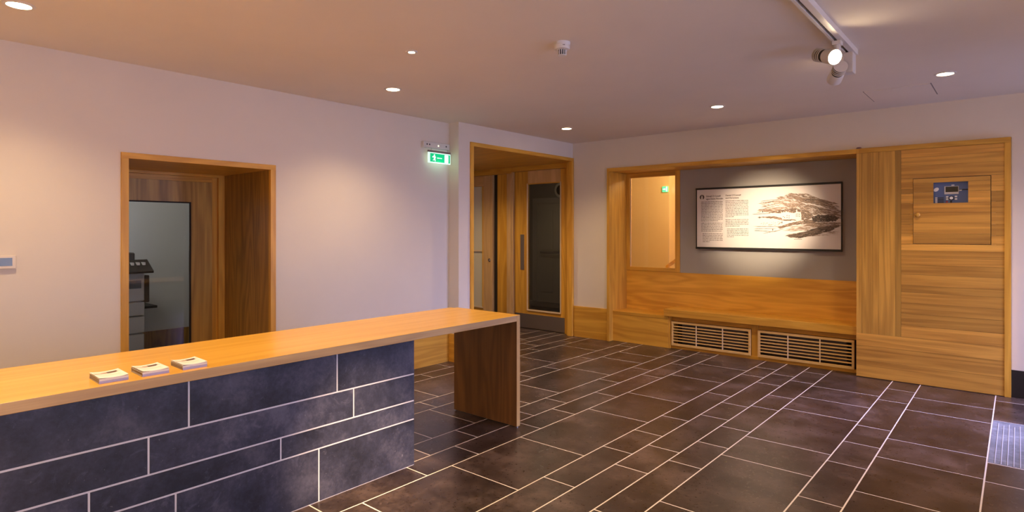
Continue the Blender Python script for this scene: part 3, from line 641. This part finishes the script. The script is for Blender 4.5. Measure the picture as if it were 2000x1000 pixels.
# leaflet stacks
leaf_white = mat('leaflet_paper', (0.80, 0.78, 0.78), 0.5); leaf_blue = mat('leaflet_fold', (0.42, 0.42, 0.72), 0.5)
leaf_side = mat('leaflet_side', (0.22, 0.17, 0.14), 0.6); leaf_brown = mat('leaflet_brown', (0.34, 0.18, 0.13), 0.5); leaf_cream = mat('leaflet_cream', (0.80, 0.70, 0.62), 0.5)
leaf_ink = mat('leaflet_ink', (0.10, 0.06, 0.055), 0.5)
def leaflet_stack(y0, label, dx=0.0, skew=0.0):
    t = thing('leaflet_stack', (-2.913, y0, 0.823), label, 'leaflets', 'leaflet stacks on the counter top')
    mb = MB(); w_, l_, n = 0.104, 0.146, 9
    for k in range(n):
        a = random.uniform(-0.0008, 0.0008); z = k * 0.0022
        mb.box(-l_ / 2 + a, l_ / 2 + a, -w_ / 2 + a, w_ / 2 - a, z, z + 0.0019, 0, {'-y': 1, '+x': 0 if k > 4 else 2})
    o_ = MB(); o_.v = [tuple(Vector(v) + t.location) for v in mb.v]; o_.f, o_.m = mb.f, mb.m
    o_.build('leaflet_pile', [leaf_white, leaf_side, leaf_blue], t)
    zt = 0.823 + n * 0.0022 - 0.0003; cx_, cy_ = t.location.x, t.location.y
    # top leaflet, gently lifted at its ends
    cov = MB(); seg = 8
    def zc(u): return zt + 0.0045 * (2 * abs(u - 0.5)) ** 2.2
    for i in range(seg + 1):
        u = i / seg; y = cy_ - w_ / 2 + u * w_
        for x in (cx_ - l_ / 2, cx_ + l_ / 2): cov.v += [(x, y, zc(u)), (x, y, zc(u) + 0.0009)]
    for i in range(seg):
        b = i * 4; cov.f += [(b + 1, b + 3, b + 7, b + 5), (b, b + 4, b + 6, b + 2), (b, b + 1, b + 5, b + 4), (b + 2, b + 6, b + 7, b + 3)]; cov.m += [0] * 4
    cov.f += [(0, 2, 3, 1), (seg * 4, seg * 4 + 1, seg * 4 + 3, seg * 4 + 2)]; cov.m += [0, 0]
    co = cov.build('cover', leaf_white, t)
    def decal(nm, m, x0, x1, u0, u1, dz):
        d = MB(); ss = 5
        for i in range(ss + 1):
            u = u0 + (u1 - u0) * i / ss; y = cy_ - w_ / 2 + u * w_
            d.v += [(cx_ + x0, y, zc(u) + 0.0009 + dz), (cx_ + x1, y, zc(u) + 0.0009 + dz)]
        for i in range(ss): d.f.append((2 * i, 2 * i + 1, 2 * i + 3, 2 * i + 2)); d.m.append(0)
        d.build(nm, m, co)
    decal('cover_band', leaf_cream, -0.056, -0.022, 0.05, 0.98, 0.0003); decal('cover_rule', leaf_brown, -0.022, -0.017, 0.02, 0.80, 0.0005)
    decal('cover_picture', leaf_ink, -0.046, -0.022, 0.50, 0.86, 0.0007); decal('cover_title', leaf_brown, -0.040, -0.031, 0.30, 0.50, 0.0006)
    decal('cover_text', leaf_cream, 0.012, 0.026, 0.12, 0.85, 0.0004)
    t.rotation_euler = (0, 0, R(skew)); t.location.x += dx
leaflet_stack(0.807, 'pale leaflet stack on the counter, the one nearest the left end', 0.0, -1.5)
leaflet_stack(0.963, 'pale leaflet stack on the counter, between the other two', 0.0, -1.0)
leaflet_stack(1.124, 'pale leaflet stack on the counter, the one nearest the tiled end', 0.0, -1.2)

# ------------------------------------------------------------------ copier in the office
XC = -6.75
cp = thing('photocopier', (-7.05, 1.75, 0.006), 'grey office photocopier seen through the glazed office door', 'photocopier')
Yc = 2.180
bx('lower_cabinet', grey_pl, cp, -7.40, XC, 1.45, Yc, 0.03, 0.40, bevel=0.008)
dr = bx('paper_drawer', grey_pl, cp, -7.40, XC + 0.008, 1.45, Yc, 0.410, 0.575, bevel=0.006)
bx('paper_drawer', grey_pl, cp, -7.40, XC + 0.008, 1.45, Yc, 0.585, 0.72, bevel=0.006)
bx('body', grey_pl, cp, -7.40, XC, 1.45, Yc, 0.73, 1.06, bevel=0.008)
bx('model_plate', mat('plate_blue', (0.10, 0.14, 0.20), 0.4), cp, XC, XC + 0.004, Yc - 0.16, Yc - 0.03, 0.86, 0.94)
bx('scanner', black_m, cp, -7.38, XC + 0.01, 1.47, Yc - 0.01, 1.06, 1.09, bevel=0.004)
p = MB().prism([(XC - 0.02, 1.10), (XC + 0.16, 1.02), (XC + 0.165, 1.04), (XC - 0.02, 1.15)], 'y', 1.5, Yc + 0.03); 
p.build('control_panel', black_m, cp).name = 'control_panel'
for k in range(5): bx('key', silver, cp, XC + 0.02, XC + 0.09, Yc - 0.04 - k * 0.05, Yc - 0.02 - k * 0.05, 1.118 - 0.02, 1.125)
bx('document_feeder', mat('charcoal_plastic', (0.05, 0.05, 0.055), 0.5), cp, -7.35, XC - 0.05, 1.5, Yc - 0.07, 1.10, 1.22, bevel=0.01)
bx('feeder_tray', black_m, cp, -7.3, XC - 0.12, 1.55, Yc - 0.17, 1.25, 1.265, bevel=0.003); bx('feeder_support', black_m, cp, -7.2, -7.1, 1.7, 1.76, 1.21, 1.26)
bx('side_tray', black_m, cp, -7.30, XC - 0.12, Yc, Yc + 0.085, 0.70, 0.98, bevel=0.006)
bx('side_shelf', black_m, cp, -7.30, XC - 0.12, Yc, Yc + 0.16, 0.635, 0.66, bevel=0.003)

# ------------------------------------------------------------------ wall devices
th = thing('wall_thermostat', (XL, 0.76, 1.25), 'white wall thermostat with grey display at the left edge', 'thermostat')
bx('casing', mat('cream_plastic', (0.78, 0.70, 0.60), 0.4), th, XL, XL + 0.022, 0.69, 0.826, 1.208, 1.290, bevel=0.003)
bx('display', mat('thermostat_lcd', (0.16, 0.18, 0.17), 0.15), th, XL + 0.0215, XL + 0.0235, 0.70, 0.806, 1.226, 1.276)

sg = thing('exit_sign', (XL, 4.38, 2.3), 'green illuminated exit sign hanging from a white wall box', 'sign')
bx('housing', white_pl, sg, XL, XL + 0.05, 4.155, 4.525, 2.322, 2.386, bevel=0.004)
for y in (4.20, 4.235, 4.475): MB().lathe((XL + 0.05, y, 2.356), [(0.009, 0), (0.007, 0.002), (0.0, 0.002)], (1, 0, 0), 12).build('socket', black_m, sg)
MB().lathe((XL + 0.05, 4.36, 2.352), [(0.010, 0), (0.006, 0.003), (0.0, 0.003)], (1, 0, 0), 12).build('status_lamp', mat('status_lamp', (0.8, 0.8, 0.6), 0.3, emit=(1, 1, 0.7), es=0.7), sg)
for y in (4.262, 4.50): MB().lathe((XL + 0.045, y, 2.296), [(0.0022, 0), (0.0022, 0.03)], n=8).build('hanger', chrome, sg)
bx('top_rail', mat('sign_rail', (0.28, 0.20, 0.20), 0.4), sg, XL + 0.038, XL + 0.058, 4.212, 4.536, 2.276, 2.297, bevel=0.002)
edge_g = mat('sign_edge', (0.8, 0.9, 0.85), 0.3, emit=(0.70, 1.0, 0.85), es=0.45)
bx('light_plate', edge_g, sg, XL + 0.044, XL + 0.052, 4.212, 4.536, 2.164, 2.276)
bx('sign_face', mat('exit_green', (0.0, 0.35, 0.15), 0.35, emit=(0.0, 0.62, 0.24), es=0.45), sg, XL + 0.052, XL + 0.0535, 4.240, 4.528, 2.176, 2.266)
sx = XL + 0.0535; wm = mat('sign_symbol', (0.95, 0.95, 0.95), 0.4, emit=(0.95, 1.0, 0.97), es=0.6)
bx('door_symbol', wm, sg, sx, sx + 0.001, 4.448, 4.502, 2.178, 2.262)
bx('arrow_shaft', wm, sg, sx, sx + 0.001, 4.352, 4.408, 2.217, 2.224); MB().prism([(4.350, 2.212), (4.350, 2.229), (4.336, 2.2205)], 'x', sx, sx + 0.001).build('arrow_head', wm, sg)
MB().lathe((sx, 4.300, 2.250), [(0.0075, 0), (0.0075, 0.001), (0, 0.001)], (1, 0, 0), 14).build('running_figure', wm, sg)
fg = [[(4.284, 2.238), (4.306, 2.242), (4.312, 2.215), (4.292, 2.212)], [(4.268, 2.228), (4.286, 2.240), (4.288, 2.232), (4.272, 2.220)], [(4.306, 2.240), (4.322, 2.226), (4.318, 2.221), (4.304, 2.232)],
      [(4.294, 2.214), (4.304, 2.212), (4.300, 2.196), (4.278, 2.190), (4.276, 2.196), (4.292, 2.202)], [(4.302, 2.214), (4.312, 2.216), (4.314, 2.182), (4.306, 2.182)]]
for k, g_ in enumerate(fg): MB().prism(g_, 'x', sx, sx + 0.001).build('running_figure', wm, sg)
lamp('exit_glow', (XL + 0.10, 4.38, 2.16), 0.12, (0.35, 1.0, 0.6), kind='POINT', radius=0.05)

# ------------------------------------------------------------------ ceiling devices
sd = thing('smoke_detector', (-2.19, 3.06, H), 'white smoke detector on the ceiling between the recessed lights', 'smoke detector')
MB().lathe((-2.19, 3.06, H), [(0.052, 0), (0.052, 0.018), (0.050, 0.020), (0.050, 0.036), (0.046, 0.044), (0.028, 0.048)], (0, 0, -1), 36).build('base', white_pl, sd, smooth=True)
MB().lathe((-2.19, 3.06, H - 0.046), [(0.026, 0), (0.022, 0.03), (0.018, 0.034), (0, 0.035)], (0, 0, -1), 24).build('sensing_core', black_m, sd, smooth=True)
for k in range(12):
    a = k * math.pi / 6; cxx, cyy = -2.19 + 0.0262 * math.cos(a), 3.06 + 0.0262 * math.sin(a)
    MB().lathe((cxx, cyy, H - 0.046), [(0.0032, 0), (0.0028, 0.033)], (0, 0, -1), 6).build('cage_rib', white_pl, sd)
MB().lathe((-2.19, 3.06, H - 0.079), [(0.028, 0), (0.026, 0.004), (0, 0.005)], (0, 0, -1), 24).build('cap', white_pl, sd, smooth=True)
v = Vector((2.19, -3.06, 0)).normalized(); qx, qy = -2.19 + v.x * 0.0502 + 0.006, 3.06 + v.y * 0.0502 + 0.004
for s_ in (0, 1): MB().lathe((qx + 0.006 * s_, qy + 0.005 * s_, H - 0.028), [(0.0028, 0), (0, 0.002)], tuple(v), 10).build('indicator', black_m, sd)
bx('cable', white_pl, sd, -2.245, -2.19, 3.055, 3.065, H - 0.006, H) if False else None

def downlight(name, x, y, label, r=0.062, lm=None, power=DL_POWER, angle=128, group='round recessed ceiling lights'):
    t = thing(name, (x, y, H), label, 'ceiling light', group)
    MB().lathe((x, y, H), [(r - 0.008, 0.001), (r - 0.008, 0.006), (r + 0.006, 0.005), (r + 0.010, 0.0)], (0, 0, -1), 32).build('trim_ring', alu, t, smooth=True)
    MB().lathe((x, y, H), [(r - 0.009, 0.0), (r - 0.009, 0.003), (0, 0.0034)], (0, 0, -1), 32).build('lens', lm or lens_m, t)
    l = lamp(name + '_beam', (x, y, H - 0.03), power, angle=angle, blend=0.85, radius=0.05, target=(x, y, 0))
    return t
downlight('recessed_light', -3.99, 0.70, 'round recessed light cut by the top left corner')
downlight('recessed_light', -3.99, 3.15, 'round recessed light just behind the small bright spotlight, above the counter end')
downlight('recessed_light', -4.00, 5.68, 'round recessed light in front of the door portal')
downlight('recessed_light', -2.19, 5.60, 'round recessed light in front of the alcove window end of the poster')
downlight('recessed_light', -0.42, 5.54, 'round recessed light beside the ceiling hatch above the oak cupboard')
downlight('recessed_light', -2.19, 0.70, 'round recessed light over the floor in front of the counter')
downlight('recessed_light', -0.42, 0.70, 'round recessed light above the middle of the hall')
downlight('recessed_light', -3.99, -1.6, 'round recessed light near the wall behind the counter start')
downlight('recessed_light', -2.19, -1.6, 'round recessed light near the front wall')
downlight('recessed_light', -0.42, -1.6, 'round recessed light near the front wall and entrance side')
downlight('halogen_spot', -3.06, 2.57, 'small very bright halogen spotlight in the ceiling above the counter', 0.030, hal_m, HAL_POWER, 95, 'small halogen ceiling spots')
downlight('halogen_spot', -1.06, 2.57, 'small bright halogen spotlight in the ceiling in front of the track', 0.030, hal_m, HAL_POWER, 95, 'small halogen ceiling spots')
downlight('halogen_spot', -3.06, 0.72, 'added unseen halogen spot above the leaflets, warm fill for the ceiling', 0.030, hal_m, HAL_POWER * 0.7, 95, 'small halogen ceiling spots')  # added out of view, its bounce off the worktop warms the ceiling
downlight('halogen_spot', -3.06, -0.6, 'added unseen halogen spot above the start of the counter, warm fill for the ceiling', 0.030, hal_m, HAL_POWER, 95, 'small halogen ceiling spots')  # likewise added unseen for warm bounce onto the ceiling

# globe pendants added out of view as warm fill light for the ceiling
opal = mat('fill_globe_glow', (0.9, 0.85, 0.75), 0.3, emit=(1.0, 0.60, 0.30), es=PEND)
for i, (x, y, lb) in enumerate(((1.3, 1.2, 'added unseen globe pendant, fill light in front of the big window'), (1.3, 3.6, 'added unseen globe pendant, fill light between the big window and the entrance door'))):
    t = thing('fill_pendant', (x, y, H), lb, 'fill lamp', 'unseen fill pendants')
    MB().lathe((x, y, H), [(0.05, 0), (0.05, 0.02), (0.006, 0.03), (0.006, 0.32), (0.03, 0.33), (0.03, 0.36)], (0, 0, -1), 20).build('stem', alu, t, smooth=True)
    MB().lathe((x, y, H - 0.36 - 0.14), [(0.14 * math.sin(math.pi * k / 14) if 0 < k < 14 else 0.0, -0.14 * math.cos(math.pi * k / 14)) for k in range(15)], n=28).build('globe', opal, t, smooth=True)

# track with two heads
tr = thing('lighting_track', (-0.83, 2.4, H), 'white lighting track running along the ceiling at upper right', 'lighting track')
tb = MB()
tb.box(-0.866, -0.848, 0.2, 4.42, H - 0.036, H).box(-0.832, -0.798, 0.2, 4.42, H - 0.036, H).box(-0.848, -0.832, 0.2, 4.42, H - 0.010, H)
tb.build('rail', alu, tr, 0.001); bx('end_cap', alu, tr, -0.867, -0.797, 4.42, 4.432, H - 0.037, H)
bx('conductor', black_m, tr, -0.847, -0.833, 0.2, 4.40, H - 0.014, H - 0.010)
def spot_head(loc, aim, label, stem_y, bright, box_adapter):
    t = thing('track_spotlight', (-0.83, stem_y, H - 0.036), label, 'spotlight', 'track spotlights')
    c = Vector(loc); d = (Vector(aim) - c).normalized()
    if box_adapter:
        bx('adapter', alu, t, -0.862, -0.806, stem_y - 0.045, stem_y + 0.045, H - 0.165, H - 0.036, bevel=0.004)
        MB().lathe(c + Vector((0.0, 0, 0)), [(0.012, 0), (0.012, 0.09)], tuple((Vector((-0.834, stem_y, H - 0.11)) - c).normalized()), 14).build('arm', alu, t, smooth=True)
    else:
        bx('adapter', alu, t, -0.862, -0.812, stem_y - 0.03, stem_y + 0.03, H - 0.060, H - 0.036, bevel=0.003)
        MB().lathe((-0.838, stem_y, H - 0.058), [(0.020, 0), (0.020, 0.045), (0.012, 0.055)], (0, 0, -1), 16).build('arm', alu, t, smooth=True)
    MB().lathe(c, [(0.034, -0.086), (0.037, -0.08), (0.037, -0.012)], tuple(d), 28).build('core', black_m, t)
    h = MB()
    h.lathe(c, [(0.036, -0.012), (0.043, 0.0), (0.046, 0.07), (0.046, 0.075), (0.043, 0.075), (0.039, 0.055), (0, 0.052)], tuple(d), 32)
    h.build('head', alu, t, smooth=True)
    for k in range(4):
        MB().lathe(c - d * (0.090 - k * 0.018), [(0.029, 0), (0.042, 0.0), (0.042, 0.004), (0.029, 0.004)], tuple(d), 28).build('cooling_fin', alu, t, smooth=True)
    MB().lathe(c + d * 0.056, [(0.0385, 0), (0, 0.004)], tuple(d), 28).build('lens', bright, t)
    return c + d * 0.085, d
L1, D1 = spot_head((-0.885, 3.99, 2.505), (0.35, 2.95, 1.9), 'track spotlight with glowing lens turned towards the hall', 4.03, hal_m, False)
L2, D2 = spot_head((-0.90, 4.33, 2.47), (-2.22, 7.1, 1.55), 'track spotlight aimed away at the framed board, on a box adapter', 4.36, lens_m, True)
lamp('spot_beam_hall', tuple(L1), 18, (1.0, 0.68, 0.38), 50, 0.9, 0.03, target=tuple(L1 + D1))
lamp('spot_beam_poster', tuple(L2), 560, (1.0, 0.76, 0.50), 24, 1.0, 0.09, target=tuple(L2 + D2))
L3, D3 = spot_head((-0.88, 1.50, 2.47), (-2.78, 2.05, 0.08), 'track spotlight aimed down at the tiled end of the counter', 1.53, lens_m, True)
lamp('spot_beam_counter', tuple(L3), 620, (1.0, 0.66, 0.38), 22, 1.0, 0.03, target=tuple(L3 + D3))
